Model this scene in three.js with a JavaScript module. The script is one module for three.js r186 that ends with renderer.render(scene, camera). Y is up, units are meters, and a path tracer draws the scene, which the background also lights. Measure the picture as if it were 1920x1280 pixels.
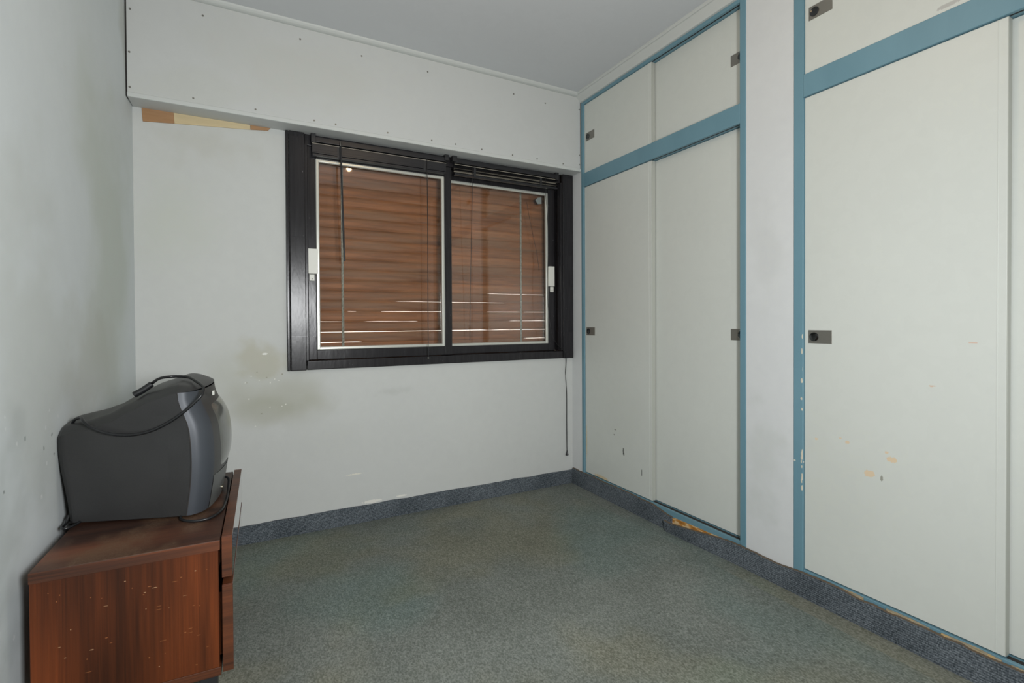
import * as THREE from 'three';
import { RectAreaLightUniformsLib } from 'three/addons/lights/RectAreaLightUniformsLib.js';
import { RoundedBoxGeometry } from 'three/addons/geometries/RoundedBoxGeometry.js';
import { mergeGeometries, toCreasedNormals } from 'three/addons/utils/BufferGeometryUtils.js';

// ---------------------------------------------------------------- camera, sky, lights, exposure
const scene = new THREE.Scene();
const camera = new THREE.PerspectiveCamera(2 * Math.atan(640 / 929) * 180 / Math.PI, 1.5, 0.05, 60);
camera.rotation.order = 'YXZ';
camera.position.set(-1.8887, 1.0703, 2.7181);
camera.rotation.set(-0.0106, -0.4868, -0.0054);
camera.setViewOffset(1920, 1280, 0, 27.7, 1920, 1280);
scene.add(camera);

scene.background = new THREE.Color().setRGB(2.3, 2.05, 1.75);   // overcast daylight, seen through the shutter gaps

RectAreaLightUniformsLib.init();
const LAMP = { x: -1.48, y: 1.22, z: 3.02, w: 0.34, h: 0.42 };
const lampLight = new THREE.RectAreaLight(new THREE.Color().setRGB(0.985, 1, 1.01), 100, LAMP.w, LAMP.h);
lampLight.position.set(LAMP.x, LAMP.y, LAMP.z);
lampLight.lookAt(LAMP.x + 0.1, LAMP.y - 0.45, 0);
scene.add(lampLight);

const renderer = new THREE.WebGLRenderer({ antialias: true });
renderer.toneMapping = THREE.LinearToneMapping;
renderer.toneMappingExposure = 1.0;
renderer.shadowMap.enabled = true;

// ---------------------------------------------------------------- helpers
function rng(seed) { let s = seed >>> 0; return () => { s = (s + 0x6D2B79F5) >>> 0; let t = s; t = Math.imul(t ^ (t >>> 15), t | 1); t ^= t + Math.imul(t ^ (t >>> 7), t | 61); return ((t ^ (t >>> 14)) >>> 0) / 4294967296; }; }
const lattice = (() => { const r = rng(77), a = new Float32Array(65536); for (let i = 0; i < 65536; i++) a[i] = r(); return a; })();
const lat = (i, j, k) => lattice[((i & 255) + ((j & 255) << 8) + k * 7919) & 65535];
function vnoise(x, y, k = 0) {
  const i = Math.floor(x), j = Math.floor(y), u = x - i, v = y - j, a = u * u * (3 - 2 * u), b = v * v * (3 - 2 * v);
  return (lat(i, j, k) * (1 - a) + lat(i + 1, j, k) * a) * (1 - b) + (lat(i, j + 1, k) * (1 - a) + lat(i + 1, j + 1, k) * a) * b;
}
function fbm(x, y, o = 4, k = 0) { let s = 0, a = 0.5, n = 0; for (let i = 0; i < o; i++) { s += a * vnoise(x, y, k + i); n += a; x *= 2.03; y *= 2.03; a *= 0.5; } return s / n; }
const smooth = (a, b, x) => { const t = Math.min(1, Math.max(0, (x - a) / (b - a))); return t * t * (3 - 2 * t); };
const mix = (a, b, t) => a + (b - a) * t;

// a colour (or grey) texture of w x h pixels that covers W x H metres; fn gets metres
function texture(w, h, W, H, fn, srgb = true) {
  const d = new Uint8Array(w * h * 4);
  for (let j = 0; j < h; j++) for (let i = 0; i < w; i++) {
    const c = fn((i + 0.5) / w * W, (j + 0.5) / h * H), p = (j * w + i) * 4;
    if (typeof c === 'number') d[p] = d[p + 1] = d[p + 2] = Math.max(0, Math.min(255, c));
    else { d[p] = Math.max(0, Math.min(255, c[0])); d[p + 1] = Math.max(0, Math.min(255, c[1])); d[p + 2] = Math.max(0, Math.min(255, c[2])); }
    d[p + 3] = 255;
  }
  const t = new THREE.DataTexture(d, w, h, THREE.RGBAFormat);
  t.wrapS = t.wrapT = THREE.RepeatWrapping; t.magFilter = THREE.LinearFilter; t.minFilter = THREE.LinearMipmapLinearFilter; t.generateMipmaps = true;
  if (srgb) t.colorSpace = THREE.SRGBColorSpace;
  t.needsUpdate = true; t.userData = { W, H };
  return t;
}
// uv in metres of the surface, by the way each face points, divided by the size the texture covers
function uvMetres(g, W = 1, H = 1, x0 = 0, y0 = 0, turned = false) {
  const p = g.attributes.position, n = g.attributes.normal, uv = new Float32Array(p.count * 2);
  for (let i = 0; i < p.count; i++) {
    const ax = Math.abs(n.getX(i)), ay = Math.abs(n.getY(i)), az = Math.abs(n.getZ(i));
    let u, v;
    if (ay >= ax && ay >= az) { u = p.getX(i); v = p.getZ(i); } else if (ax >= az) { u = p.getZ(i); v = p.getY(i); } else { u = p.getX(i); v = p.getY(i); }
    if (turned) [u, v] = [v, u];
    uv[2 * i] = (u - x0) / W; uv[2 * i + 1] = (v - y0) / H;
  }
  g.setAttribute('uv', new THREE.BufferAttribute(uv, 2));
  return g;
}
function box(x0, x1, y0, y1, z0, z1, r = 0) {
  const w = x1 - x0, h = y1 - y0, d = z1 - z0;
  let g = r ? new RoundedBoxGeometry(w, h, d, 2, Math.min(r, w / 2.01, h / 2.01, d / 2.01)) : new THREE.BoxGeometry(w, h, d);
  if (g.index) g = g.toNonIndexed();
  g.translate((x0 + x1) / 2, (y0 + y1) / 2, (z0 + z1) / 2);
  return g;
}
function merge(list) { return mergeGeometries(list.map(g => { const q = g.index ? g.toNonIndexed() : g; for (const k of Object.keys(q.attributes)) if (!['position', 'normal', 'uv'].includes(k)) q.deleteAttribute(k); return q; })); }
function grid(nu, nv, fn) {
  const pos = [], uv = [], idx = [];
  for (let j = 0; j <= nv; j++) for (let i = 0; i <= nu; i++) { pos.push(...fn(i / nu, j / nv)); uv.push(i / nu, j / nv); }
  for (let j = 0; j < nv; j++) for (let i = 0; i < nu; i++) { const a = j * (nu + 1) + i, b = a + 1, c = a + nu + 1, d = c + 1; idx.push(a, b, d, a, d, c); }
  const g = new THREE.BufferGeometry();
  g.setAttribute('position', new THREE.Float32BufferAttribute(pos, 3)); g.setAttribute('uv', new THREE.Float32BufferAttribute(uv, 2)); g.setIndex(idx);
  g.computeVertexNormals();
  return g;
}
function tube(points, r, n = 60, sides = 8) { return new THREE.TubeGeometry(new THREE.CatmullRomCurve3(points.map(p => new THREE.Vector3(...p))), n, r, sides); }
function extrude(points, depth, bevel = 0) {          // polygon in x/y, extruded along z
  const s = new THREE.Shape(points.map(p => new THREE.Vector2(...p)));
  return new THREE.ExtrudeGeometry(s, { depth, bevelEnabled: bevel > 0, bevelSize: bevel, bevelThickness: bevel, bevelSegments: 2, steps: 1 });
}
const used = {};
function numbered(name) { const k = used[name] = (used[name] ?? -1) + 1; return k ? `${name}_${String(k).padStart(3, '0')}` : name; }
function mesh(name, geometry, material, parent) {
  const m = new THREE.Mesh(geometry, material); m.name = name; m.castShadow = m.receiveShadow = true; parent.add(m); return m;
}
function structure(name, label, geometry, material) {
  const m = geometry ? new THREE.Mesh(geometry, material) : new THREE.Group();
  m.name = name; m.castShadow = m.receiveShadow = true; m.userData = { kind: 'structure', label, category: name.split('_')[0] };
  scene.add(m); return m;
}
function thing(name, label, category, pos = [0, 0, 0], turn = 0, group) {
  const o = new THREE.Group(); o.name = numbered(name); o.position.set(...pos); o.rotation.y = turn; o.userData = { label, category };
  if (group) o.userData.group = group;
  scene.add(o); return o;
}
const std = (o) => new THREE.MeshStandardMaterial(o);
const phy = (o) => new THREE.MeshPhysicalMaterial(o);

// ---------------------------------------------------------------- textures and materials
const WALL = [197, 199, 196];
// marks on a painted wall: [x, y, radius x, radius y, colour, strength, grain]
function painted(base, marks, k, rough = 5) {
  return (x, y) => {
    const n = (fbm(x * 2.3, y * 2.3, 3, k) - 0.5) * rough + (fbm(x * 30, y * 30, 3, k + 4) - 0.5) * rough * 0.7;
    let c = [base[0] + n, base[1] + n, base[2] + n * 0.9];
    for (const [mx, my, rx, ry, col, s, g] of marks) {
      const dx = (x - mx) / rx, dy = (y - my) / ry; if (dx * dx + dy * dy > 3) continue;
      const e = fbm(x * g, y * g, 4, k + 9), t = s * smooth(1.05, 0.25, Math.sqrt(dx * dx + dy * dy) + (e - 0.5) * 1.3);
      c = [mix(c[0], col[0], t), mix(c[1], col[1], t), mix(c[2], col[2], t)];
    }
    return c;
  };
}
const specks = (list, base) => (x, y) => { let c = base(x, y); for (const [sx, sy, rx, ry, col] of list) { const dx = (x - sx) / rx, dy = (y - sy) / ry; const d = dx * dx + dy * dy + (vnoise(x * 260, y * 260, 3) - 0.5) * 0.9; if (d < 1) c = col; } return c; };

const DIRT = [158, 158, 140], FLAKE = [232, 232, 226];
const backMarks = [
  [0.62, 0.70, 0.36, 0.17, DIRT, 0.42, 3.5], [0.74, 0.64, 0.30, 0.09, DIRT, 0.38, 5], [0.66, 0.88, 0.12, 0.12, [172, 168, 146], 0.5, 12],
  [0.52, 0.82, 0.25, 0.24, [182, 184, 172], 0.45, 4], [0.3, 1.55, 0.3, 0.4, [190, 194, 184], 0.5, 3], [1.0, 0.45, 0.35, 0.2, [190, 192, 188], 0.4, 6], [1.3, 0.69, 0.13, 0.03, [178, 180, 176], 0.5, 20],
  [0.42, 1.9, 0.25, 0.1, [186, 186, 178], 0.5, 9],
];
const r1 = rng(5);
const backFlakes = [[0.675, 0.918, 0.011, 0.005, FLAKE], [1.1, 0.262, 0.045, 0.003, [222, 219, 206]], [1.19, 0.102, 0.05, 0.008, [226, 224, 216]], [1.35, 0.105, 0.03, 0.005, [226, 224, 216]]];
for (let i = 0; i < 16; i++) backFlakes.push([0.58 + r1() * 0.2, 0.56 + r1() * 0.3, 0.0018 + r1() * 0.0018, 0.0018 + r1() * 0.0018, r1() < 0.6 ? [222, 222, 214] : [150, 148, 134]]);
const backTex = texture(1024, 1024, 2.5, 2.5, specks(backFlakes, painted(WALL, backMarks, 10)));          // x from -2.5, y from 0
const leftMarks = [
  [1.05, 1.0, 0.35, 0.5, [182, 186, 180], 0.45, 5], [1.3, 0.62, 0.34, 0.28, [168, 174, 172], 0.55, 7], [1.55, 0.42, 0.34, 0.3, [160, 168, 167], 0.55, 6], [0.35, 1.35, 0.4, 0.8, [182, 189, 178], 0.6, 3],
  [0.6, 0.95, 0.3, 0.25, [176, 178, 168], 0.45, 6], [1.42, 0.3, 0.3, 0.2, [160, 166, 164], 0.45, 9], [0.12, 2.25, 0.1, 0.2, [176, 178, 170], 0.5, 6],
];
const r2 = rng(9), leftFlakes = [];
for (let i = 0; i < 46; i++) leftFlakes.push([0.7 + r2() * 0.95, 0.3 + r2() * 0.6, 0.002 + r2() * 0.003, 0.0025 + r2() * 0.005, r2() < 0.8 ? [212, 215, 214] : [140, 146, 144]]);
for (let i = 0; i < 14; i++) leftFlakes.push([1.32 + r2() * 0.2, 0.42 + r2() * 0.12, 0.003 + r2() * 0.004, 0.003 + r2() * 0.006, [226, 226, 222]]);
const leftTex = texture(1024, 1024, 3.5, 3.5, specks(leftFlakes, painted([205, 211, 212], leftMarks, 30, 5)));
const plainTex = texture(512, 512, 2, 2, painted(WALL, [], 50));
const pierTex = texture(512, 512, 2.6, 2.6, painted([211, 213, 213], [[1.4, 1.35, 0.1, 0.3, [198, 200, 198], 0.4, 9], [1.38, 0.5, 0.12, 0.3, [192, 196, 192], 0.4, 12]], 52, 6));
const ceilTex = texture(512, 512, 2, 2, painted([204, 206, 208], [], 60, 2.5));
const paintBump = texture(512, 512, 0.6, 0.6, (x, y) => 128 + (fbm(x * 55, y * 55, 4, 70) - 0.5) * 150, false);

const M = {};
M.wallBack = std({ map: backTex, roughness: 0.72 });
M.wallLeft = std({ map: leftTex, roughness: 0.6 });
M.wall = std({ map: plainTex, roughness: 0.72 });
M.pier = std({ map: pierTex, roughness: 0.7 });
M.ceiling = std({ map: ceilTex, roughness: 0.85 });
M.soffit = std({ map: texture(512, 512, 2.5, 2.5, painted([194, 196, 194], [[0.9, 2.3, 0.6, 0.2, [188, 189, 182], 0.4, 4], [0.4, 2.1, 0.4, 0.1, [189, 191, 184], 0.4, 5]], 80, 3)), roughness: 0.6 });
M.gloss = std({ color: 0xc4c7c4, roughness: 0.5 });
M.lipping = std({ color: 0xaeb0a8, roughness: 0.5 });
M.gap = std({ color: 0x2b2826, roughness: 0.9 });

// carpet: short looped pile, soiled in patches
const carpetFn = (x, y) => {
  const loop = (vnoise(x * 330, y * 210, 1) - 0.5) * 40 + (vnoise(x * 160, y * 110, 2) - 0.5) * 14;
  const patch = (fbm(x * 3.1, y * 3.1, 4, 3) - 0.5), brown = smooth(0.45, 0.72, fbm(x * 2.2 + 7, y * 2.2, 4, 13)), teal = smooth(0.45, 0.75, fbm(x * 1.7, y * 1.9 + 3, 3, 23));
  const b = 107 + loop + patch * 26;
  return [b + brown * 5 - teal * 5, b + 5 + brown * 1 + teal * 2, b - 1 - brown * 6 + teal * 3];
};
const carpetTex = texture(2048, 2048, 2.5, 2.5, carpetFn);
const carpetBump = texture(1024, 1024, 0.8, 0.8, (x, y) => 128 + (vnoise(x * 330, y * 210, 1) - 0.5) * 200, false);
M.carpet = std({ map: carpetTex, roughness: 1 });
const ribTex = texture(1024, 256, 0.9, 0.225, (x, y) => {
  const rib = Math.sin(y * 2 * Math.PI / 0.0075), s = (vnoise(x * 420, y * 300, 4) - 0.5) * 62, q = (fbm(x * 9, y * 9, 3, 6) - 0.5) * 26;
  const b = 84 + rib * 15 + s + q;
  return [b - 2, b + 5, b + 11];
});
const ribBump = texture(64, 64, 0.03, 0.03, (x, y) => 128 + 110 * Math.sin(y * 2 * Math.PI / 0.0075), false);
M.skirt = std({ map: ribTex, roughness: 1 });

// blue gloss paint, with a few chips
const blueTex = texture(512, 1024, 1.0, 2.6, (x, y) => {
  const n = (fbm(x * 12, y * 4, 3, 90) - 0.5) * 9;
  return [106 + n, 143 + n, 157 + n];
});
M.blue = std({ map: blueTex, roughness: 0.45 });
const r3 = rng(21), postChips = [];
for (let i = 0; i < 26; i++) postChips.push([0.031 + r3() * 0.007, 0.38 + r3() * 0.2 + (r3() < 0.25 ? 0.6 * r3() : 0), 0.002 + r3() * 0.002, 0.003 + r3() * 0.009, [208, 200, 182]]);
postChips.push([0.004, 0.52, 0.006, 0.003, [205, 205, 195]]);
M.bluePost = std({ map: texture(64, 2048, 0.04, 2.6, specks(postChips, (x, y) => { const n = (fbm(x * 12, y * 4, 3, 91) - 0.5) * 9; return [106 + n, 143 + n, 157 + n]; })), roughness: 0.45 });

// cream wardrobe doors; the marks are where the photograph shows them (z from the room's back wall, y from the floor)
const CREAM = [205, 208, 202];
const doorFn = (k, marks) => specks(marks, painted(CREAM, [[0.5, 0.5, 0.3, 0.3, [199, 202, 195], 0.4, 4], [0.2, 1.4, 0.3, 0.4, [200, 203, 197], 0.4, 3]], k, 4));
const INK = [70, 72, 66], PEACH = [216, 195, 166];
M.doorA = std({ map: texture(512, 1024, 1.2, 2.5, doorFn(100, [[0.5, 0.318, 0.004, 0.02, INK], [0.506, 0.304, 0.002, 0.012, INK], [0.652, 0.236, 0.0025, 0.018, INK], [0.43, 0.43, 0.008, 0.003, [130, 130, 122]], [0.42, 0.40, 0.005, 0.003, [130, 130, 122]], [0.30, 0.112, 0.07, 0.012, [206, 190, 158]], [0.15, 0.3, 0.004, 0.1, [205, 192, 160]]])), roughness: 0.42 });
M.doorB = std({ map: texture(1024, 1024, 1.2, 2.5, (x, y) => doorFn(110, [[0.65, 0.601, 0.016, 0.009, PEACH], [0.582, 0.536, 0.017, 0.011, PEACH], [0.635, 0.622, 0.006, 0.004, PEACH], [0.51, 0.63, 0.008, 0.005, PEACH], [0.487, 0.64, 0.004, 0.003, PEACH], [0.40, 0.62, 0.006, 0.004, [222, 200, 170]], [0.86, 1.0, 0.01, 0.002, [205, 170, 150]], [0.76, 0.86, 0.008, 0.002, [205, 180, 160]], [0.62, 0.53, 0.004, 0.009, [150, 150, 140]], [0.8, 2.03, 0.035, 0.006, [178, 178, 174]], [0.83, 2.045, 0.02, 0.004, [182, 182, 178]]])(x, y)), roughness: 0.42 });
M.steel = std({ color: 0x8d8b84, metalness: 0.75, roughness: 0.42 });
M.hole = phy({ color: 0x0c0c0d, roughness: 0.18, clearcoat: 0.6 });

// window
const blackWood = texture(512, 512, 0.5, 0.5, (x, y) => { const n = (fbm(x * 160, y * 9, 4, 120) - 0.5) * 16; const chip = vnoise(x * 150, y * 150, 121) > 0.985 ? 70 : 0; return [40 + n + chip, 39 + n + chip, 41 + n + chip]; });
const blackBump = texture(512, 512, 0.25, 0.25, (x, y) => 128 + (fbm(x * 70, y * 24, 4, 130) - 0.5) * 160, false);
M.black = phy({ map: blackWood, roughness: 0.24, bumpMap: blackBump, bumpScale: 0.0009, specularIntensity: 0.5 });
M.blackPlain = std({ color: 0x242426, roughness: 0.45 });
M.bead = std({ color: 0xc9cac2, roughness: 0.28, metalness: 0.35 });
M.glass = phy({ color: 0xffffff, transmission: 1, thickness: 0, roughness: 0.02, ior: 1.5 });
M.sensor = std({ color: 0xdcdcd4, roughness: 0.5 });
M.strapPale = std({ color: 0x868b88, roughness: 0.7 });
M.blindSlat = std({ color: 0x2c2c2f, roughness: 0.35, metalness: 0.3 });
M.blindHighlight = std({ color: 0xa8a294, roughness: 0.5 });  // pale colour standing in for the highlights on the black slat edges
M.strap = std({ map: texture(64, 512, 0.02, 1.2, (x, y) => { const n = (vnoise(x * 400, y * 190, 140) - 0.5) * 60; return [140 + n, 140 + n, 128 + n]; }), roughness: 0.9 });
const slatTex = [0, 1, 2, 3, 4].map(k => texture(1024, 64, 1.8, 0.07, (x, y) => {
  const g = fbm(x * 4 + k * 31, y * 60, 3, 150 + k), f = fbm(x * 22 + k * 17, y * 300, 3, 160 + k), w = smooth(0.46, 0.72, fbm(x * 2.6 + k * 11, y * 26, 3, 170 + k)), t = [1, 0.95, 1.03, 0.98, 0.93][k];
  const b = t * (0.80 + (g - 0.5) * 0.36 + (f - 0.5) * 0.16);
  return [mix(174 * b, 142 * t, w * 0.4), mix(112 * b, 114 * t, w * 0.42), mix(66 * b, 92 * t, w * 0.42)];
}));
M.slat = slatTex.map(t => std({ map: t, roughness: 0.62 }));

// cabinet wood
function woodFn(base, k, turned, streak = 1) {
  return (x, y) => {
    if (turned) [x, y] = [y, x];
    const w = fbm(x * 7 + fbm(x * 3, y * 1.2, 2, k) * 1.4, y * 1.1, 3, k + 1), g = fbm(x * 120, y * 3.2, 3, k + 3), p = fbm(x * 480, y * 9, 2, k + 5);
    const b = Math.max(0.16, 0.62 + streak * (w - 0.5) * 1.7 + (g - 0.5) * 0.28 + (p - 0.5) * 0.18);
    return [base[0] * b + 12, base[1] * b + 6, base[2] * b + 4];
  };
}
const r4 = rng(33), scratches = [];
for (let i = 0; i < 46; i++) { const a = r4(); scratches.push([0.03 + r4() * 0.33, 0.17 + r4() * 0.3, 0.001 + a * 0.007 * r4(), 0.0005 + (1 - a) * 0.0016 * r4(), r4() < 0.7 ? [132, 82, 48] : [156, 122, 92]]); }
M.woodSide = phy({ map: texture(1024, 1024, 0.5, 0.6, specks(scratches, woodFn([98, 48, 20], 200, false))), roughness: 0.42, specularIntensity: 0.6 });
const dustR = (x, y) => smooth(0.48, 0.66, fbm(x * 8, y * 5, 4, 230)) ;
M.woodTop = phy({ map: texture(1024, 1024, 0.6, 0.8, (x, y) => { const c = woodFn([74, 46, 32], 210, true)(x, y), d = dustR(x, y) * (0.2 + 0.6 * vnoise(x * 420, y * 420, 231)); return [mix(c[0], 106, d), mix(c[1], 86, d), mix(c[2], 66, d)]; }), roughness: 0.5 });
M.woodEdge = std({ map: texture(512, 256, 0.5, 0.25, woodFn([122, 66, 34], 220, true, 0.6)), roughness: 0.45 });
M.woodFront = phy({ map: texture(512, 512, 0.7, 0.4, woodFn([92, 44, 26], 240, false)), roughness: 0.12, clearcoat: 1, clearcoatRoughness: 0.04 });

// television
const tvTex = texture(512, 512, 0.3, 0.3, (x, y) => 44 + (vnoise(x * 900, y * 900, 250) - 0.5) * 6 + (fbm(x * 14, y * 14, 3, 251) - 0.5) * 9);
M.tvShell = std({ map: tvTex, roughness: 0.44 });
M.tvBezel = std({ color: 0x3e4248, roughness: 0.48, metalness: 0.15 });
M.tvFront = std({ color: 0x3a3a39, roughness: 0.45 });
M.tvPanel = std({ color: 0x545655, roughness: 0.42 });
M.tvScreen = phy({ color: 0x565854, roughness: 0.2, clearcoat: 0.5, clearcoatRoughness: 0.1 });
M.rubber = phy({ color: 0x17181a, roughness: 0.34 });
M.chrome = std({ color: 0xc9c4b0, roughness: 0.2, metalness: 1 });
M.tan = std({ map: texture(256, 128, 0.3, 0.15, (x, y) => { const n = (fbm(x * 12, y * 60, 3, 260) - 0.5) * 22; return [166 + n, 128 + n, 92 + n]; }), roughness: 0.8 });
M.creamBoard = std({ map: texture(256, 128, 0.3, 0.15, (x, y) => { const n = (fbm(x * 12, y * 60, 3, 262) - 0.5) * 16; return [206 + n, 188 + n, 150 + n]; }), roughness: 0.8 });
M.backing = std({ color: 0x5e5244, roughness: 0.95 });
M.glueResidue = std({ map: texture(256, 64, 0.3, 0.1, (x, y) => { const n = fbm(x * 40, y * 90, 4, 268); return n > 0.6 ? [190, 160, 110] : [158 + (n - 0.5) * 70, 146 + (n - 0.5) * 70, 122 + (n - 0.5) * 70]; }), roughness: 0.9 });
M.bareWood = std({ map: texture(256, 128, 0.3, 0.1, (x, y) => { const n = fbm(x * 24, y * 90, 4, 264); return n > 0.58 ? [216, 186, 138] : [188 + (n - 0.5) * 90, 132 + (n - 0.5) * 90, 62 + (n - 0.5) * 80]; }), roughness: 0.75 });

// ---------------------------------------------------------------- the room
const CEIL = 2.513, SOF_Y = 2.026, SOF_Z = 0.112, END = 3.4;
const leftX = z => -2.337 - 0.035 * z;
structure('floor', 'worn grey green carpet covering the whole floor', uvMetres(box(-2.62, 0.8, -0.1, 0, -0.3, END + 0.15), 2.5, 2.5, -2.6, -0.3), M.carpet);
structure('ceiling', 'flat pale grey painted ceiling', uvMetres(box(-2.62, 0.8, CEIL, CEIL + 0.1, -0.3, END + 0.15), 2, 2), M.ceiling);

// back wall with the window opening
const OPL = -1.64, OPR = -0.03, OPB = 0.85, OPT = 2.06;
structure('wall_back', 'grubby off-white back wall around the black window', uvMetres(merge([
  box(-2.6, OPL, 0, CEIL, -0.165, 0), box(OPR, 0.2, 0, CEIL, -0.165, 0), box(OPL, OPR, 0, OPB, -0.165, 0), box(OPL, OPR, OPT, CEIL, -0.165, 0)]), 2.5, 2.5, -2.5, 0), M.wallBack);
// left wall, a little out of square
{
  const g = extrude([[leftX(-0.2), 0.2], [leftX(END + 0.1), -(END + 0.1)], [leftX(END + 0.1) - 0.15, -(END + 0.1)], [leftX(-0.2) - 0.15, 0.2]], CEIL);
  g.rotateX(-Math.PI / 2);
  structure('wall_left', 'stained pale grey wall behind the television', uvMetres(g, 3.5, 3.5, 0, 0), M.wallLeft);
}
structure('wall_behind', 'plain off-white wall behind the photographer', uvMetres(box(-2.7, 0.8, 0, CEIL, END, END + 0.14), 2, 2), M.wall);
// right wall: the strip by the window, the pier between the wardrobes, the piece past them, the header and the closet backs
const A0 = 0.113, A1 = 1.2756, A2 = 1.305, B0 = 1.517, B1 = 1.554, BEND = 2.74;
structure('wall_right', 'off-white wall strips and pier between blue framed wardrobes', uvMetres(merge([
  box(0, 0.15, 0, CEIL, -0.2, A0), box(0, 0.62, 0, CEIL, A2, B0), box(0, 0.62, 0, CEIL, BEND, END + 0.1),
  box(0, 0.15, 2.462, CEIL, A0, A2), box(0, 0.15, 2.462, CEIL, B0, BEND), box(0.62, 0.75, 0, CEIL, -0.2, END + 0.1), box(0.15, 0.62, 0, CEIL, -0.2, A0)]), 2.6, 2.6, 0, 0), M.pier);

// boxed-in soffit over the window
{
  const s = structure('wall_soffit', 'boxed shutter housing of screwed white panels above the window');
  mesh('front_panel', uvMetres(box(leftX(SOF_Z) + 0.006, -0.007, SOF_Y + 0.004, CEIL, SOF_Z - 0.012, SOF_Z, 0.0015), 2.5, 2.5, -2.5, 0), M.soffit, s);
  mesh('underside_panel', uvMetres(box(leftX(0) + 0.002, -0.003, SOF_Y, SOF_Y + 0.012, 0, SOF_Z - 0.001, 0.001), 2.5, 2.5, -2.5, 0), M.soffit, s);
  mesh('edge_strip', uvMetres(box(leftX(SOF_Z) + 0.005, -0.004, SOF_Y + 0.0005, SOF_Y + 0.02, SOF_Z - 0.004, SOF_Z + 0.003, 0.003), 2.5, 2.5, -2.5, 0), M.gloss, s);
  mesh('end_gap', box(leftX(SOF_Z) + 0.0005, leftX(SOF_Z) + 0.007, SOF_Y + 0.004, CEIL - 0.002, 0.05, SOF_Z - 0.004), M.gap, s);
  mesh('end_gap', box(-0.0075, -0.0006, SOF_Y + 0.004, CEIL - 0.002, 0.05, SOF_Z - 0.004), M.gap, s);
  const head = new THREE.CylinderGeometry(0.0042, 0.0042, 0.002, 10).rotateX(Math.PI / 2).toNonIndexed();
  const spots = [[-2.322, 2.395], [-2.326, 2.214], [-2.326, 2.067], [-2.06, 2.44], [-1.66, 2.44], [-1.37, 2.43], [-1.02, 2.43], [-0.49, 2.42], [-0.27, 2.41], [-0.016, 2.42], [-0.016, 2.13], [-0.016, 2.07],
    [-2.10, 2.066], [-1.855, 2.064], [-1.60, 2.06], [-1.50, 2.059], [-1.24, 2.062], [-1.0, 2.062], [-0.86, 2.064], [-0.7, 2.06], [-0.5, 2.058], [-0.33, 2.06], [-0.14, 2.058]];
  for (const [x, y] of spots) mesh('screw', head.clone().translate(x, y, SOF_Z + 0.0006), M.steel, s);
}
// cornices
{
  const quarter = [[0, 0]]; for (let i = 0; i <= 10; i++) { const a = i / 10 * Math.PI / 2; quarter.push([0.03 * Math.cos(a) * 0.9 + 0.003, -0.018 * Math.sin(a)]); } quarter.push([0, -0.018]);
  // profile: x = away from the soffit, y = down from the ceiling
  const g = extrude(quarter.map(p => [p[0], p[1]]), 2.34); g.rotateY(-Math.PI / 2); g.translate(-0.003, CEIL, SOF_Z);
  structure('trim_1', 'thin rounded white bead where soffit meets ceiling', toCreasedNormals(g, 0.6), M.gloss);
  const prof = [[0, 0], [0.052, 0], [0.052, -0.006], [0.046, -0.012], [0.040, -0.013], [0.018, -0.036], [0.016, -0.042], [0.011, -0.048], [0, -0.05]];
  const h = extrude(prof.map(p => [-p[0], p[1]]), END - SOF_Z); h.translate(0, CEIL, SOF_Z);
  structure('trim_2', 'stepped white ceiling moulding above the wardrobes', toCreasedNormals(h, 0.5), M.gloss);
}
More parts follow.
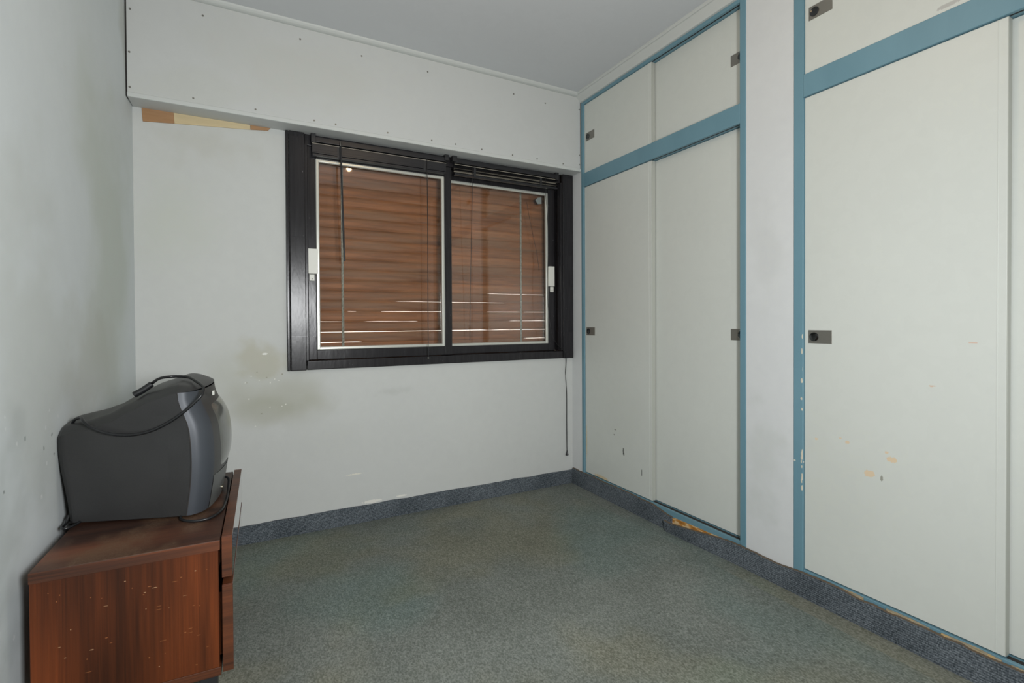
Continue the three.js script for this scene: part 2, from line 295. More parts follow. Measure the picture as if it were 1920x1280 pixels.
// carpet skirtings
function skirtTop(x, k) { return 0.089 + (vnoise(x * 9, 1, k) - 0.5) * 0.005 + (vnoise(x * 70, 2, k) - 0.5) * 0.0025; }
{
  const top = []; for (let i = 0; i <= 90; i++) { const x = mix(-2.33, -0.002, i / 90); top.push([x, skirtTop(x, 300)]); }
  const g = extrude([[-2.33, 0.001], [-0.002, 0.001], ...top.reverse()], 0.0105); g.translate(0, 0, 0.001);
  structure('baseboard_back', 'grey ribbed carpet skirting under the window wall', uvMetres(g, 0.9, 0.225), M.skirt);
}
{
  const s = structure('baseboard_right', 'torn grey ribbed carpet skirting below the wardrobes');
  const strip = (z0, z1, fTop, lean = () => 0, n = 120) => {          // a strip along z with its own top line, standing off the wall by lean(z) at the top
    const T = 0.0105, sec = [];
    for (let i = 0; i <= n; i++) { const z = mix(z0, z1, i / n); sec.push([z, fTop(z), lean(z)]); }
    const q = (i, j) => { const [z, t, l] = sec[i]; return [[-0.001, 0.001, z], [-0.001 - l, t, z], [-0.001 - T - l, t - 0.002, z], [-0.001 - T - 0.004 - l * 0.55, 0.001, z]][j % 4]; };
    const faces = [];
    for (const j of [0, 2, 3]) faces.push(grid(n, 1, (u, v) => q(Math.round(u * n), j + v)));
    const edge = grid(n, 1, (u, v) => q(Math.round(u * n), 1 + v));
    const cap = i => { const g = new THREE.BufferGeometry(); const p = [0, 1, 2, 0, 2, 3].flatMap(j => q(i, j)); g.setAttribute('position', new THREE.Float32BufferAttribute(p, 3)); g.setAttribute('uv', new THREE.Float32BufferAttribute(new Array(12).fill(0), 2)); g.computeVertexNormals(); return g; };
    const m = mesh('carpet_strip', uvMetres(merge([...faces, cap(0), cap(n)]), 0.9, 0.225), M.skirt, s); mesh('backing_edge', edge, M.backing, m);
  };
  strip(0.013, 0.885, z => skirtTop(z, 310) + 0.0115 - 0.026 * smooth(0.72, 0.885, z));
  strip(0.862, 2.55, z => skirtTop(z, 320) - 0.030 * smooth(1.28, 0.9, z) + 0.0095 * smooth(1.42, 1.68, z) - 0.005 * smooth(1.66, 1.78, z) * (0.5 + vnoise(z * 26, 3, 321)), z => 0.028 * smooth(1.3, 0.88, z) + 0.004);
  strip(2.56, END - 0.002, z => skirtTop(z, 330));
  // bare wood where the strip has come away: outline in z and y, standing just off the plinth
  const outline = [[0.884, 0.040], [1.0, 0.042], [1.15, 0.058], [1.29, 0.080], [1.29, 0.084], [1.2, 0.083], [1.1, 0.079], [1.02, 0.078], [0.95, 0.076], [0.9, 0.074], [0.884, 0.07]];
  const w = extrude(outline, 0.003); w.rotateY(-Math.PI / 2); w.translate(-0.0015, 0, 0);
  mesh('bare_wood_patch', uvMetres(w, 0.3, 0.1), M.bareWood, s);
  for (const [z0, z1, y] of [[1.70, 1.77, 0.0985], [1.84, 1.96, 0.097], [1.99, 2.13, 0.098], [2.15, 2.4, 0.096]]) {
    const o = extrude([[z0, 0.06], [z1, 0.06], [z1, y], [mix(z0, z1, 0.6), y + 0.004], [z0, y + 0.001]], 0.003); o.rotateY(-Math.PI / 2); o.translate(-0.0035, 0, 0);
    mesh('glue_residue', uvMetres(o, 0.3, 0.1), M.glueResidue, s);
  }
}
{
  const g = merge([box(0, 0.0105, 0.001, 0.088, 0.013, END - 0.01)]); g.rotateY(Math.atan(0.035) * -1); g.translate(-2.336, 0, 0);
  structure('baseboard_left', 'grey ribbed carpet skirting along the television wall', uvMetres(g, 0.9, 0.225), M.skirt);
}

// ---------------------------------------------------------------- window
{
  const w = structure('window_1', 'black framed sliding window over closed wooden shutter');
  const L = -1.724, RR = -0.004, B = 0.829, T = SOF_Y - 0.001;
  const blk = g => uvMetres(g, 0.5, 0.5);
  mesh('casing', blk(box(L, L + 0.013, B, T, 0.0005, 0.019, 0.003)), M.black, w);
  mesh('casing', blk(box(L + 0.015, L + 0.088, B, T, 0.0005, 0.024, 0.004)), M.black, w);
  mesh('casing', blk(box(-0.083, RR, B, T, 0.0005, 0.024, 0.004)), M.black, w);
  mesh('sill', blk(box(L + 0.090, -0.085, B + 0.001, B + 0.047, -0.14, 0.02, 0.004)), M.black, w);
  mesh('head', blk(box(L + 0.090, -0.085, 1.972, 2.055, -0.14, -0.004, 0.003)), M.black, w);
  mesh('jamb', blk(box(OPL + 0.0005, OPL + 0.016, B + 0.048, 1.971, -0.163, 0.016, 0.002)), M.black, w);
  mesh('jamb', blk(box(-0.078, OPR - 0.0005, B + 0.048, 1.971, -0.16, -0.002, 0.002)), M.black, w);
  mesh('track', blk(box(-0.094, -0.079, B + 0.048, 1.971, -0.03, 0.012, 0.002)), M.black, w);
  mesh('track', blk(box(-0.1, -0.079, B + 0.048, 1.971, -0.1, -0.088, 0.002)), M.black, w);
  function sash(name, x0, x1, y0, y1, z, sl, sr, rb, rt) {          // z: the sash's room face
    const s = new THREE.Group(); s.name = name; w.add(s);
    const d = 0.034, zb = z - d;
    mesh('stile', blk(box(x0, x0 + sl, y0, y1, zb, z, 0.003)), M.black, s);
    mesh('stile', blk(box(x1 - sr, x1, y0, y1, zb, z, 0.003)), M.black, s);
    mesh('rail', blk(box(x0 + sl, x1 - sr, y0, y0 + rb, zb, z - 0.001, 0.003)), M.black, s);
    mesh('rail', blk(box(x0 + sl, x1 - sr, y1 - rt, y1, zb, z - 0.001, 0.003)), M.black, s);
    const gx0 = x0 + sl, gx1 = x1 - sr, gy0 = y0 + rb, gy1 = y1 - rt, bw = 0.017;
    mesh('bead', merge([box(gx0, gx0 + bw, gy0, gy1, z - 0.018, z + 0.002, 0.005), box(gx1 - bw, gx1, gy0, gy1, z - 0.018, z + 0.002, 0.005), box(gx0 + bw * 0.6, gx1 - bw * 0.6, gy0, gy0 + bw, z - 0.018, z + 0.001, 0.005), box(gx0 + bw * 0.6, gx1 - bw * 0.6, gy1 - bw, gy1, z - 0.018, z + 0.001, 0.005)]), M.bead, s);
    mesh('pane', box(gx0 + 0.004, gx1 - 0.004, gy0 + 0.004, gy1 - 0.004, z - 0.021, z - 0.0182), M.glass, s);
  }
  sash('sliding_sash', -1.623, -0.842, 0.878, 1.97, -0.006, 0.040, 0.044, 0.050, 0.058);
  mesh('corner_tab', extrude([[-0.232, 1.862], [-0.214, 1.879], [-0.186, 1.884], [-0.185, 1.842], [-0.214, 1.838]], 0.002).translate(0, 0, -0.078), M.strapPale, w);
  sash('fixed_sash', -0.882, -0.101, 0.878, 1.97, -0.05, 0.040, 0.052, 0.046, 0.06);
}
// roller shutter outside the glass, slats of uneven lie
{
  const s = thing('roller_shutter', 'closed wooden slat shutter behind window glass with daylight in lowest gaps', 'shutter', [0, 0, 0]);
  const P = 0.0586, X0 = -1.70, X1 = 0.03, Z = -0.186, B0Y = 0.9555, rr = rng(61), hh = P / 2 + 0.0012, NX = 120;
  // daylight gaps under slats: joint number from the lowest seen, then [from x, to x, millimetres]
  const gaps = { 0: [[-1.64, -1.33, 5], [-0.26, -0.1, 3.4]], 1: [[-1.64, -1.1, 3.6], [-1.1, -0.78, 3.0], [-0.78, -0.55, 4.4], [-0.5, -0.1, 3.4]], 2: [[-1.64, -1.43, 2.4], [-1.3, -1.0, 2.2], [-0.36, -0.1, 2.4]],
    3: [[-1.4, -1.36, 0.9], [-1.2, -0.8, 1.8], [-0.52, -0.3, 2.0], [-0.25, -0.1, 1.4]], 4: [[-1.12, -0.82, 2.6], [-0.86, -0.41, 3.0]], 5: [[-0.52, -0.1, 2.4]] };
  const gapAt = (i, x) => { let g = 0; for (const [a, b, mm] of gaps[i] ?? []) g = Math.max(g, mm * smooth(a - 0.03, a + 0.03, x) * smooth(b + 0.03, b - 0.03, x)); return g > 0.25 ? (g * (0.35 + 0.5 * vnoise(x * 14, i * 5, 341)) + 2.4) / 1000 : 0; };
  const prof = []; for (let i = 0; i <= 8; i++) { const t = -1 + i / 4; prof.push([0.0075 * (1 - t * t * t * t * 0.9 - 0.1 * t * t) - 0.001, t]); } for (let i = 8; i >= 0; i--) { const t = -1 + i / 4; prof.push([0.006 * (1 - t * t) - 0.007, t]); } prof.push(prof[0]);
  for (let k = 0; k < 22; k++) {
    const sag = (rr() - 0.5) * 0.0016, tip = (rr() - 0.5) * 0.003;
    const g = grid(k < 8 ? NX : 12, prof.length - 1, (u, v) => { const [pz, t] = prof[Math.round(v * (prof.length - 1))], x = mix(X0, X1, u); return [x, t * hh + (t < 0 ? gapAt(k - 2, x) * -t : 0) + sag * Math.sin(Math.PI * u), pz + tip * (t + 1)]; });
    const cg = toCreasedNormals(g, 0.8);
    const m = mesh('slat', uvMetres(cg, 1.8, 0.07, X0, -0.035), M.slat[(k * 3 + (k >> 2)) % 5], s);
    m.position.set(0, B0Y + (k - 1.5) * P, Z);
  }
  for (const x of [-1.427, -0.288]) mesh('strap', uvMetres(box(x - 0.0065, x + 0.0065, 0.86, 2.05, Z + 0.0095, Z + 0.0115, 0.0008), 0.02, 1.2, x - 0.01, 0.86), M.strap, s);
  mesh('guide', box(X0 - 0.03, OPL - 0.012, 0.83, 2.3, Z - 0.02, -0.1655, 0.002), M.blackPlain, s);
  mesh('guide', box(OPR + 0.012, X1 + 0.03, 0.83, 2.3, Z - 0.02, -0.1655, 0.002), M.blackPlain, s);
}
// raised venetian blinds
function blind(label, x0, x1, yTop, yLow, drop, valance) {
  const b = thing('venetian_blind', label, 'blind', [0, 0, 0], 0, undefined);
  mesh('headrail', box(x0, x1, yTop, yTop + 0.026, 0.004, 0.034, 0.002), M.blindSlat, b);
  const n = 7, h = (yTop - 0.006 - yLow - 0.012) / n;
  for (let k = 0; k < n; k++) {
    const z = 0.004 + 0.002 * Math.sin(k * 2.3), y = yLow + 0.012 + k * h;
    const g = grid(1, 6, (u, v) => [mix(x0 + 0.006, x1 - 0.006, u), y + 0.004 * (1 - (2 * v - 1) ** 2) + drop * 0.004 * Math.sin(k + u * 2), z + v * 0.026]);
    mesh('slat', g, (valance ? k === n - 1 : k % 3 === 1) ? M.blindHighlight : M.blindSlat, b);  // some slats coloured pale to imitate edge highlights
  }
  mesh('bottom_rail', box(x0 + 0.004, x1 - 0.004, yLow, yLow + 0.011, 0.003, 0.030, 0.002), M.blindSlat, b);
  if (valance) mesh('front_valance_slat', box(x0 + 0.003, x1 - 0.003, yLow + 0.013, yTop - 0.008, 0.028, 0.0305, 0.001), M.blindSlat, b);
  mesh('painted_highlight_line', box(x0 + 0.003, x1 - 0.003, yTop - 0.0085, yTop - 0.0065, 0.026, 0.0318), M.blindHighlight, b);  // added pale line, a highlight put in as colour
  for (const x of [x0 + 0.13, x1 - 0.13]) mesh('ladder_tape', box(x - 0.007, x + 0.007, yLow + 0.004, yTop - 0.004, 0.0306, 0.0316), M.blackPlain, b);
  return b;
}
{
  const a = blind('raised black venetian blind with a dangling tilt wand', -1.605, -0.884, 1.984, 1.916, 0.3, true);
  for (const g of [box(-0.898, -0.872, 1.992, 2.0245, 0.002, 0.040, 0.002), box(-1.607, -1.585, 1.98, 2.0245, 0.002, 0.038, 0.002)]) mesh('bracket', g, M.blackPlain, a);
  const wand = mesh('tilt_wand', tube([[-1.466, 1.996, 0.036], [-1.4655, 1.96, 0.042], [-1.460, 1.70, 0.043], [-1.452, 1.387, 0.044]], 0.0046, 30), M.blindSlat, a);
  mesh('wand_hook', tube([[-1.466, 2.005, 0.034], [-1.466, 1.992, 0.041], [-1.4655, 1.97, 0.042]], 0.0022, 16), M.steel, wand);
  mesh('lift_or_mirrored_cord', tube([[-1.002, 1.985, 0.035], [-1.001, 1.6, 0.036], [-1.002, 1.2, 0.034], [-1.001, 0.868, 0.030]], 0.0021, 40), M.rubber, a);
  mesh('cord_end', new THREE.SphereGeometry(0.0055, 10, 8).translate(-1.001, 0.868, 0.030), M.steel, a);
  const c = blind('raised black venetian blind with a long cord hanging below the sill', -0.838, -0.124, 1.987, 1.920, 1, false);
  for (const g of [box(-0.850, -0.822, 1.992, 2.0245, 0.002, 0.040, 0.002), box(-0.146, -0.122, 1.975, 2.0245, 0.002, 0.036, 0.002)]) mesh('bracket', g, M.blackPlain, c);
  mesh('lift_or_mirrored_cord', tube([[-0.724, 1.985, 0.034], [-0.723, 1.6, 0.010], [-0.722, 1.2, -0.02], [-0.722, 0.96, -0.028]], 0.0016, 40), M.rubber, c);
  mesh('pull_cord', tube([[-0.222, 1.98, 0.034], [-0.220, 1.88, 0.034], [-0.206, 1.72, 0.03], [-0.200, 1.5, 0.024], [-0.206, 1.3, 0.024], [-0.196, 1.1, 0.026], [-0.160, 0.95, 0.03], [-0.085, 0.87, 0.034], [-0.062, 0.80, 0.02], [-0.064, 0.74, 0.014], [-0.057, 0.66, 0.014], [-0.056, 0.4, 0.014], [-0.054, 0.215, 0.014]], 0.0014, 120), M.rubber, c);
  mesh('pull_cord', tube([[-0.062, 0.83, 0.0265], [-0.058, 0.78, 0.015], [-0.062, 0.70, 0.014], [-0.0535, 0.62, 0.014], [-0.0525, 0.4, 0.014], [-0.052, 0.215, 0.014]], 0.0012, 60), M.rubber, c);
  mesh('lift_or_mirrored_cord', tube([[-0.318, 1.83, -0.040], [-0.300, 1.74, -0.040], [-0.272, 1.62, -0.040], [-0.243, 1.50, -0.040], [-0.228, 1.40, -0.040]], 0.0011, 40), M.rubber, c);  // dark tube modelled in place of a cord's reflection in the pane
  mesh('tassel', new THREE.LatheGeometry([[0, 0.03], [0.0035, 0.03], [0.005, 0.022], [0.0095, 0.004], [0.0095, 0], [0, 0]].map(p => new THREE.Vector2(...p)), 14).translate(-0.053, 0.190, 0.014), M.rubber, c);
}
// alarm contacts on the sashes
function contact(label, x, y0, y1, z, wd, clipX) {
  const t = thing('alarm_contact', label, 'sensor', [x, y0, z], 0, 'alarm contacts on the window');
  mesh('housing', box(0, wd, 0, y1 - y0, 0, 0.018, 0.003), M.sensor, t);
  const clip = mesh('magnet_clip', box(clipX, clipX + 0.024, -0.036, -0.002, 0, 0.011, 0.002), M.sensor, t);
  mesh('screw', new THREE.CylinderGeometry(0.0025, 0.0025, 0.001, 8).rotateX(Math.PI / 2).translate(clipX + 0.012, -0.026, 0.0115), M.blackPlain, clip);
}
contact('large white alarm contact on stile beside the tilt wand', -1.6235, 1.319, 1.447, -0.0055, 0.046, 0.006);
contact('small white alarm contact on stile beside the long hanging cord', -0.1555, 1.299, 1.430, -0.0495, 0.042, 0.014);

// strips left showing where the soffit was let into the wall
{
  const f = thing('filler_board', 'tan and cream scrap board strip under the soffit by corner', 'board', [0, 0, 0]);
  const piece = (pts, m, z) => { const g = extrude(pts, 0.004); g.translate(0, 0, z); mesh('board_piece', uvMetres(g, 0.3, 0.15), m, f); };
  piece([[-2.303, 2.0255], [-2.299, 1.967], [-2.182, 1.978], [-2.185, 2.0255]], M.tan, 0.0004);
  piece([[-2.1845, 2.0255], [-2.1815, 1.978], [-1.877, 2.0035], [-1.878, 2.0255]], M.creamBoard, 0.0004);
  piece([[-1.877, 2.0255], [-1.876, 2.0035], [-1.80, 2.0125], [-1.79, 2.0255]], M.tan, 0.0004);
}

// ---------------------------------------------------------------- fitted wardrobes
function wardrobe(label, z0, p0, z1, p1, split, outer, farPost) {
  const W = thing('fitted_wardrobe', label, 'wardrobe', [0, 0, 0]);
  const FX = -0.003, D = 0.075;
  const bl = g => uvMetres(g, 1, 2.6);
  const post = (a, b, m, chips) => mesh('post', chips ? uvMetres(box(FX, D, 0.088, 2.462, a, b, 0.002), 0.04, 2.6, a, 0) : bl(box(FX, D, 0.088, 2.462, a, b, 0.002)), m, W);
  post(z0, p0, chipsAt(z0) ? M.bluePost : M.blue, chipsAt(z0)); post(p1, z1, M.blue, false);
  mesh('top_rail', bl(box(FX, D, 2.445, 2.4625, p0, p1, 0.0015)), M.blue, W);
  mesh('middle_rail', bl(box(FX, D, 1.924, 2.010, p0, p1, 0.002)), M.blue, W);
  mesh('plinth', bl(box(0, D, 0.001, 0.102, p0, p1, 0.0015)), M.blue, W);
  mesh('carcass', merge([box(0.6, 0.618, 0.001, 2.46, z0, z1), box(0.08, 0.6, 0.001, 2.46, z0, z0 + 0.018), box(0.08, 0.6, 0.001, 2.46, z1 - 0.018, z1), box(0.08, 0.6, 0.001, 0.1, z0 + 0.018, z1 - 0.018), box(0.08, 0.6, 2.44, 2.46, z0 + 0.018, z1 - 0.018), box(0.08, 0.6, 1.93, 2.0, z0 + 0.018, z1 - 0.018)]), M.gap, W);
  for (const y of [1.924, 2.445]) mesh('track_groove', box(0.010, 0.017, y - 0.0006, y + 0.002, split, p1 - 0.001), M.gap, W);
  mesh('track_groove', box(0.012, 0.030, 0.1, 0.1026, split, p1 - 0.001), M.gap, W);
  const T = 0.024, lap = 0.03;
  const mat = outer.mat;
  for (const [y0, y1, hy] of [[0.106, 1.922, 1.006], [2.012, 2.4435, 2.232]]) {
    for (const side of [0, 1]) {
      const a = side ? split - lap : p0 + 0.001, b = side ? p1 - 0.001 : split, x = side ? 0.036 : 0.006;
      const d = mesh('sliding_door', uvMetres(box(x, x + T, y0, y1, a, b, 0.002), 1.2, 2.5, outer.z0, 0), mat, W);
      if (!side) mesh('edge_lipping', box(x + 0.0004, x + T, y0 + 0.001, y1 - 0.001, b - 0.003, b + 0.0012, 0.001), M.lipping, d);
      if (!side) mesh('face_lipping', box(x - 0.0006, x + 0.003, y0 + 0.001, y1 - 0.001, b - 0.022, b - 0.0195, 0.0006), mat, d);
      const L = 0.086, H = 0.05, hz = side ? b - L + 0.012 : a + 0.016, hx = side ? b - 0.018 : hz + 0.022;
      const h1 = side ? b - 0.002 : hz + L;
      // the flush pull: a thin plate with its finger cup
      mesh('pull_plate', box(x - 0.0018, x + 0.001, hy - H / 2, hy + H / 2, hz, h1, 0.0006), M.steel, d);
      mesh('finger_cup', new THREE.LatheGeometry([[0, 0.0005], [0.008, 0.0006], [0.0125, 0.0011], [0.0150, 0.0028], [0.0165, 0.0028], [0.0165, 0]].map(p => new THREE.Vector2(...p)), 20).rotateZ(Math.PI / 2).translate(x - 0.0018, hy, side ? h1 - 0.0175 : hx), M.hole, d);
    }
  }
  return W;
}
function chipsAt(z) { return z > 1; }
wardrobe('cream sliding wardrobe in blue frame beside window, behind torn skirting', A0, A0 + 0.024, A2, A1, 0.732, { mat: M.doorA, z0: 0 });
wardrobe('cream sliding wardrobe with peach paint chips and chipped blue post', B0, B1, BEND, BEND - 0.03, 2.134, { mat: M.doorB, z0: 1.2 });

// ---------------------------------------------------------------- cabinet
const CAB = [-2.339, 0, 1.2157], CABTURN = -0.02, TOP = 0.505;
{
  const c = thing('television_cabinet', 'low scratched brown wood cabinet under the television', 'cabinet', CAB, CABTURN);
  const Lz = -0.665, Dx = 0.376, Bt = 0.15;
  const sd = g => uvMetres(g, 0.5, 0.6, -0.01, 0);
  mesh('top_board', uvMetres(box(0, Dx, TOP - 0.026, TOP, Lz, 0, 0.0015), 0.6, 0.8, 0, -0.7), M.woodTop, c);
  mesh('edge_band', uvMetres(box(0.0005, Dx - 0.0005, TOP - 0.0255, TOP - 0.001, 0.0001, 0.0022, 0.0008), 0.5, 0.25), M.woodEdge, c);
  mesh('side_panel', sd(box(0.001, Dx - 0.004, Bt + 0.022, TOP - 0.0262, -0.022, -0.001, 0.001)), M.woodSide, c);
  mesh('side_panel', sd(box(0.001, Dx - 0.004, Bt + 0.022, TOP - 0.0262, Lz + 0.001, Lz + 0.022, 0.001)), M.woodSide, c);
  mesh('bottom_board', uvMetres(box(0.001, Dx, Bt, Bt + 0.0218, Lz, 0, 0.001), 0.5, 0.25), M.woodEdge, c);
  mesh('back_panel', sd(box(0.003, 0.008, Bt + 0.022, TOP - 0.0262, Lz + 0.022, -0.022)), M.woodSide, c);
  mesh('divider', sd(box(0.01, Dx - 0.01, 0.385, 0.401, Lz + 0.022, -0.022)), M.woodSide, c);
  const drawer = (y0, y1, x0, dz) => {
    const d = mesh('drawer', uvMetres(box(x0, x0 + 0.025, y0, y1, Lz + 0.002 + dz, -0.001 + dz, 0.0012), 0.7, 0.4), M.woodFront, c);
    mesh('end_lipping', uvMetres(box(x0 + 0.0004, x0 + 0.0246, y0 + 0.0005, y1 - 0.0005, -0.001 + dz, 0.0012 + dz, 0.0005), 0.5, 0.25), M.woodEdge, d);
    mesh('drawer_box', sd(box(0.03, x0 - 0.0005, y0 + 0.03, y1 - 0.03, Lz + 0.03, -0.03)), M.woodSide, d);
    mesh('top_lipping', uvMetres(box(x0 + 0.0005, x0 + 0.0245, y1 - 0.0004, y1 + 0.0009, Lz + 0.003 + dz, -0.002 + dz, 0.0004), 0.5, 0.25), M.woodEdge, d);
  };
  drawer(0.405, 0.511, Dx + 0.0035, 0); drawer(0.157, 0.384, Dx + 0.0035, 0);
  for (const [x, z] of [[0.03, -0.03], [Dx - 0.03, -0.03], [0.03, Lz + 0.03], [Dx - 0.03, Lz + 0.03]]) mesh('foot', box(x - 0.02, x + 0.02, 0.0005, Bt - 0.0005, z - 0.02, z + 0.02, 0.004), M.blackPlain, c);
}

// ---------------------------------------------------------------- television, screen turned to the right, its side towards us
{
  const t = thing('television', 'bulky dark grey tube television with cord draped over it', 'television', [0, TOP, 0]);
  const ZC = 0.775, lerpTab = (tab, x) => { let i = 0; while (i < tab.length - 2 && x > tab[i + 1][0]) i++; const [a, b] = [tab[i], tab[i + 1]]; const f = Math.min(1, Math.max(0, (x - a[0]) / (b[0] - a[0]))); return mix(a[1], b[1], f * f * (3 - 2 * f) * 0.4 + f * 0.6); };
  const edgeH = s => lerpTab([[-0.026, 0.254], [0.04, 0.265], [0.09, 0.280], [0.157, 0.311], [0.22, 0.342], [0.30, 0.364], [0.40, 0.364]], s);
  const sBack = y => -0.026 * smooth(0, 0.25, y) , sSeam = y => 0.300 + 0.016 * Math.sin(Math.PI * Math.min(1, y / 0.33)) - 0.020 * smooth(0.25, 0.365, y);
  const X = s => -2.3445 + 0.9556 * s, HW = s => 0.1435 + 0.2945 * s;
  const crown = 0.026, bevel = 0.046, foot = 0.006;
  // a section at depth s: list of [z from centre, y]
  const sect = (s, shrink) => {
    const h = edgeH(s) - shrink, w = HW(s) - shrink, near = [];
    for (let i = 0; i <= 10; i++) near.push([w + 0.004 * Math.sin(Math.PI * i / 10), mix(foot + shrink, h - 0.003, i / 10)]);
    near.push([w - 0.002, h]); 
    const topc = []; for (let i = 1; i <= 6; i++) { const q = i / 6; topc.push([w - 0.002 - bevel * q, h + crown * Math.sin(q * Math.PI / 2) * 0.8]); }
    for (let i = 1; i <= 5; i++) { const q = i / 5; topc.push([(w - 0.002 - bevel) * (1 - q), h + crown * (0.8 + 0.2 * Math.sin(q * Math.PI / 2))]); }
    const half = [...near, ...topc];
    return [...half, ...half.slice(0, -1).reverse().map(([z, y]) => [-z, y])];
  };
  const NV = sect(0, 0).length - 1, NU = 26, nNear = 11;
  const shell = (v0, v1) => grid(NU + 2, v1 - v0, (u, v) => {
    const i = Math.round(u * (NU + 2)), q = i < 2 ? 0 : (i - 2) / NU, shrink = [0.02, 0.006, 0][Math.min(i, 2)], k = v0 + Math.round(v * (v1 - v0));
    const s0 = mix(-0.026, 0.3, q); const [z, y] = sect(s0, shrink)[k];
    const s = mix(sBack(y), sSeam(Math.min(y, 0.364)), q) + [-0.0, -0.0, 0][Math.min(i, 2)] + (i === 1 ? 0.0 : 0) + (i === 2 ? 0.012 : 0) * (1 - q) + (i === 1 ? 0.003 : 0);
    return [X(s), y, ZC + z];
  });
  const sideNear = shell(0, nNear), topG = shell(nNear, NV - nNear), sideFar = shell(NV - nNear, NV);
  const backCap = (() => { const p = sect(-0.026, 0.02), g = new THREE.BufferGeometry(), a = []; for (let k = 0; k < p.length; k++) { const q = p[(k + 1) % p.length]; for (const [z, y] of [[0, 0.13], p[k], q]) a.push(X(sBack(y)), y, ZC + z); } g.setAttribute('position', new THREE.Float32BufferAttribute(a, 3)); g.setAttribute('uv', new THREE.Float32BufferAttribute(new Array(a.length / 3 * 2).fill(0), 2)); g.computeVertexNormals(); return g; })();
  const bottom = grid(2, 8, (u, v) => { const s = mix(0.0, 0.3, v); return [X(s), foot + 0.001, ZC + (u * 2 - 1) * (HW(s) - 0.004)]; });
  mesh('back_shell', uvMetres(merge([sideNear, sideFar, backCap, bottom]), 0.3, 0.3), M.tvShell, t);
  mesh('top_shell', uvMetres(topG, 0.3, 0.3), M.tvShell, t);
  // the front half in plan, from the seam round to the middle: [x from the seam, share of the half width]
  const plan = new THREE.CatmullRomCurve3([[0, 1], [0.016, 0.992], [0.032, 0.955], [0.048, 0.875], [0.060, 0.75], [0.073, 0.52], [0.082, 0.26], [0.085, 0]].map(p => new THREE.Vector3(p[0], p[1], 0)));
  const front = (w, y) => { const p = plan.getPoint(w), s = sSeam(y); return [X(s) + p.x * (0.94 + 0.08 * Math.sin(Math.PI * y / 0.364)), p.y * (HW(s) + 0.004 * Math.sin(Math.PI * Math.min(1, y / 0.36)))]; };
  const wEdge = 0.50;
  const band = (sgn, w0, w1, y0, y1, nu, nv, out = 0) => grid(nu, nv, (u, v) => { const y = mix(y0, y1, v), [x, z] = front(mix(w0, w1, u), y); return [x + out, y, ZC + sgn * z]; });
  const H = 0.364;
  mesh('front_bezel', merge([band(1, 0.012, wEdge, foot, H, 18, 16), band(-1, 0.012, wEdge, foot, H, 18, 16)]), M.tvBezel, t);
  for (const side of [1, -1]) mesh('seam', band(side, 0, 0.03, foot, H, 4, 16, -0.0012), M.gap, t);
  const face = mesh('front_frame', merge([band(1, wEdge, 1, 0.105, H, 24, 16), band(-1, wEdge, 1, 0.105, H, 24, 16)]), M.tvFront, t);
  const low = mesh('control_panel', merge([band(1, wEdge, 1, foot, 0.1045, 24, 8, 0.0012), band(-1, wEdge, 1, foot, 0.1045, 24, 8, 0.0012)]), M.tvPanel, t);
  // the crowned lid of the front half joins the shell's crown to the front edge
  mesh('front_lid', grid(40, 10, (u, v) => {
    const zz = (u * 2 - 1), w0 = HW(0.3) - 0.002, crownAt = a => { const d = (1 - Math.abs(a)) * w0; return d < bevel ? crown * 0.8 * Math.sin(d / bevel * Math.PI / 2) : crown * (0.8 + 0.2 * Math.sin((d - bevel) / (w0 - bevel) * Math.PI / 2)); };
    const yb = H + crownAt(zz); const xs = X(sSeam(H)); let lo = 0, hi = 1; for (let i = 0; i < 24; i++) { const m = (lo + hi) / 2; if (plan.getPoint(m).y > Math.abs(zz)) lo = m; else hi = m; }
    const xf = front(lo, H)[0];
    return [mix(xs, xf, v), H + crownAt(zz) * (1 - 0.8 * v * v), ZC + zz * w0];
  }), M.tvShell, t);
  // picture tube, slightly domed
  const SW = 0.150, sx = (z, y) => { let lo = 0, hi = 1; for (let i = 0; i < 24; i++) { const m = (lo + hi) / 2; if (front(m, y)[1] > Math.abs(z)) lo = m; else hi = m; } return front(lo, y)[0]; };
  mesh('screen', grid(30, 20, (u, v) => { const a = u * 2 - 1, b = v * 2 - 1, z = a * SW, y = 0.215 + b * 0.104; return [sx(z, y) - 0.002 + 0.012 * Math.sqrt(Math.max(0, (1 - a * a) * (1 - b * b))), y, ZC + z]; }), M.tvScreen, t);
  mesh('jack', new THREE.CylinderGeometry(0.006, 0.006, 0.012, 12).rotateZ(Math.PI / 2).translate(-1.976, 0.050, 0.80), M.chrome, low);
  mesh('jack', new THREE.CylinderGeometry(0.006, 0.006, 0.010, 12).rotateZ(Math.PI / 2).translate(-1.976, 0.032, 0.85), M.chrome, low);
  mesh('sensor_window', box(-1.996, -1.989, 0.338, 0.352, 0.885, 0.905, 0.002), M.bead, face);
  // feet
  for (const [x, z] of [[-2.27, 0.9], [-2.27, 0.65], [-2.09, 0.95], [-2.09, 0.6]]) mesh('foot', new THREE.CylinderGeometry(0.012, 0.012, 0.007, 14).translate(x, 0.0037, z), M.rubber, t);
  // the mains cord draped over the set (heights above the cabinet top)
  const yy = p => [p[0], p[1] - TOP, p[2]];
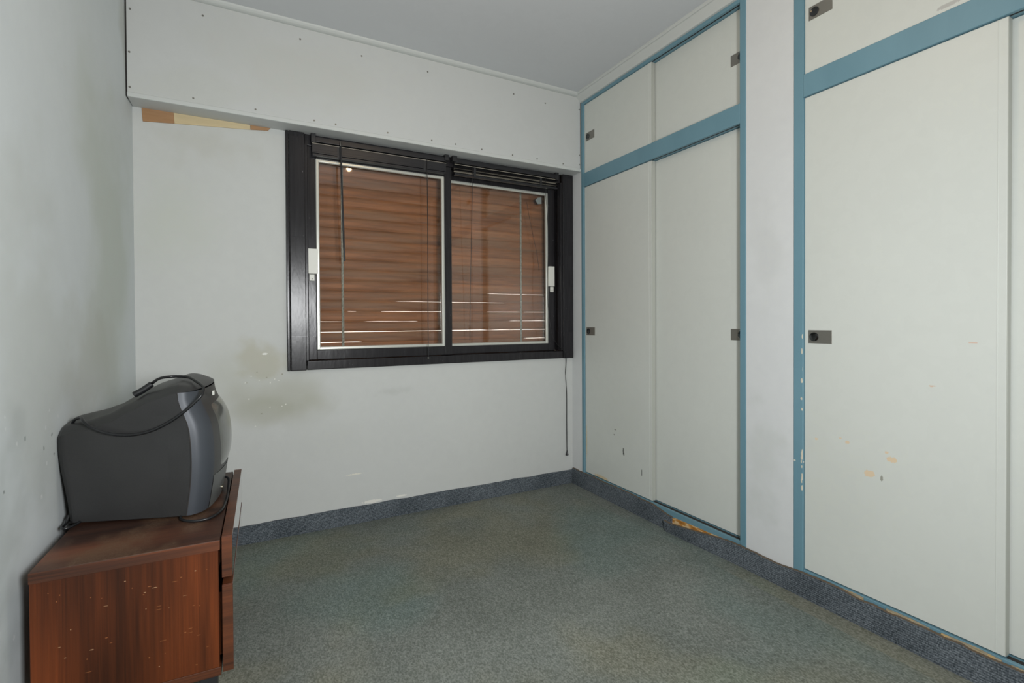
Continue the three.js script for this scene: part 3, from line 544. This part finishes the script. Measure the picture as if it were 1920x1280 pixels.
  const cord = mesh('mains_cord', tube([[-2.148, 0.892, 0.915], [-2.132, 0.903, 0.885], [-2.106, 0.905, 0.865], [-2.066, 0.903, 0.875], [-2.034, 0.893, 0.935], [-2.012, 0.878, 0.990], [-2.014, 0.862, 1.018], [-2.035, 0.838, 1.022], [-2.059, 0.815, 1.020], [-2.095, 0.788, 1.010], [-2.138, 0.766, 0.998], [-2.177, 0.757, 0.986], [-2.216, 0.758, 0.974], [-2.253, 0.767, 0.963], [-2.285, 0.784, 0.951], [-2.303, 0.797, 0.932], [-2.315, 0.803, 0.90], [-2.34, 0.79, 0.87], [-2.352, 0.72, 0.86]].map(yy), 0.0042, 160), M.rubber, t);
  mesh('plug', tube([[-2.190, 0.861, 0.918], [-2.182, 0.866, 0.918], [-2.170, 0.873, 0.917], [-2.158, 0.882, 0.916], [-2.148, 0.890, 0.915]].map(yy), 0.0095, 24, 10), M.rubber, cord);
  mesh('signal_cable', tube([[-1.970, 0.555, 0.80], [-1.958, 0.552, 0.81], [-1.956, 0.53, 0.85], [-1.960, 0.511, 0.93], [-1.972, 0.510, 1.015], [-1.998, 0.510, 1.058], [-2.035, 0.510, 1.060], [-2.066, 0.510, 1.030], [-2.072, 0.510, 0.99]].map(yy), 0.0038, 90), M.rubber, t);
  mesh('signal_cable', tube([[-2.345, 0.53, 0.90], [-2.349, 0.512, 0.915], [-2.350, 0.511, 0.942], [-2.340, 0.511, 0.955], [-2.325, 0.512, 0.94], [-2.31, 0.514, 0.90]].map(yy), 0.0038, 50), M.rubber, t);
}

// ---------------------------------------------------------------- lamps behind the camera
{
  const s = thing('studio_lamp', 'square white softbox lamp on a black stand behind the photographer', 'lamp', [LAMP.x, 0, LAMP.z + 0.012]);
  const head = new THREE.Group(); head.name = 'lamp_head'; head.position.y = LAMP.y; head.rotation.set(-0.155, -0.033, 0, 'YXZ'); s.add(head);
  mesh('diffuser', box(-LAMP.w / 2, LAMP.w / 2, -LAMP.h / 2, LAMP.h / 2, 0, 0.004), std({ color: 0xffffff, emissive: 0xffffff, emissiveIntensity: 1.0 }), head);
  const sk = grid(4, 1, (u, v) => { const c = [[-1, -1], [1, -1], [1, 1], [-1, 1], [-1, -1]][Math.round(u * 4)], k = mix(1, 0.25, v); return [c[0] * LAMP.w / 2 * k, c[1] * LAMP.h / 2 * k, 0.005 + v * 0.16]; });
  mesh('hood', sk.toNonIndexed(), M.blackPlain, head);
  mesh('pole', new THREE.CylinderGeometry(0.011, 0.011, LAMP.y - 0.02, 12).translate(0, (LAMP.y - 0.02) / 2 + 0.01, 0.12), M.blackPlain, s);
  for (let k = 0; k < 3; k++) { const a = k / 3 * 2 * Math.PI + 0.4; mesh('leg', tube([[0, 0.5, 0.12], [Math.cos(a) * 0.06, 0.38, 0.12 + Math.sin(a) * 0.05], [Math.cos(a) * 0.2, 0.008, 0.12 + Math.sin(a) * 0.11]], 0.007, 12), M.blackPlain, s); }
}
{
  const b = thing('ceiling_bulb', 'bare warm bulb hanging from the ceiling, mirrored in the window glass', 'lamp', [-1.115, CEIL - 0.0005, 1.70]);
  mesh('ceiling_rose', new THREE.CylinderGeometry(0.035, 0.045, 0.02, 20).translate(0, -0.0105, 0), M.gloss, b);
  mesh('socket', new THREE.CylinderGeometry(0.017, 0.02, 0.067, 16).translate(0, -0.054, 0), M.blackPlain, b);
  mesh('glass_bulb', new THREE.LatheGeometry([[0, -0.130], [0.010, -0.128], [0.018, -0.121], [0.021, -0.110], [0.018, -0.099], [0.011, -0.088], [0, -0.088]].map(p => new THREE.Vector2(...p)), 20), std({ color: 0xffe0b0, emissive: new THREE.Color().setRGB(1, 0.62, 0.28), emissiveIntensity: 26 }), b);
  const l = new THREE.PointLight(new THREE.Color().setRGB(1, 0.72, 0.42), 0.35); l.castShadow = true; l.position.set(0, -0.110, 0); b.add(l);
}

renderer.render(scene, camera);
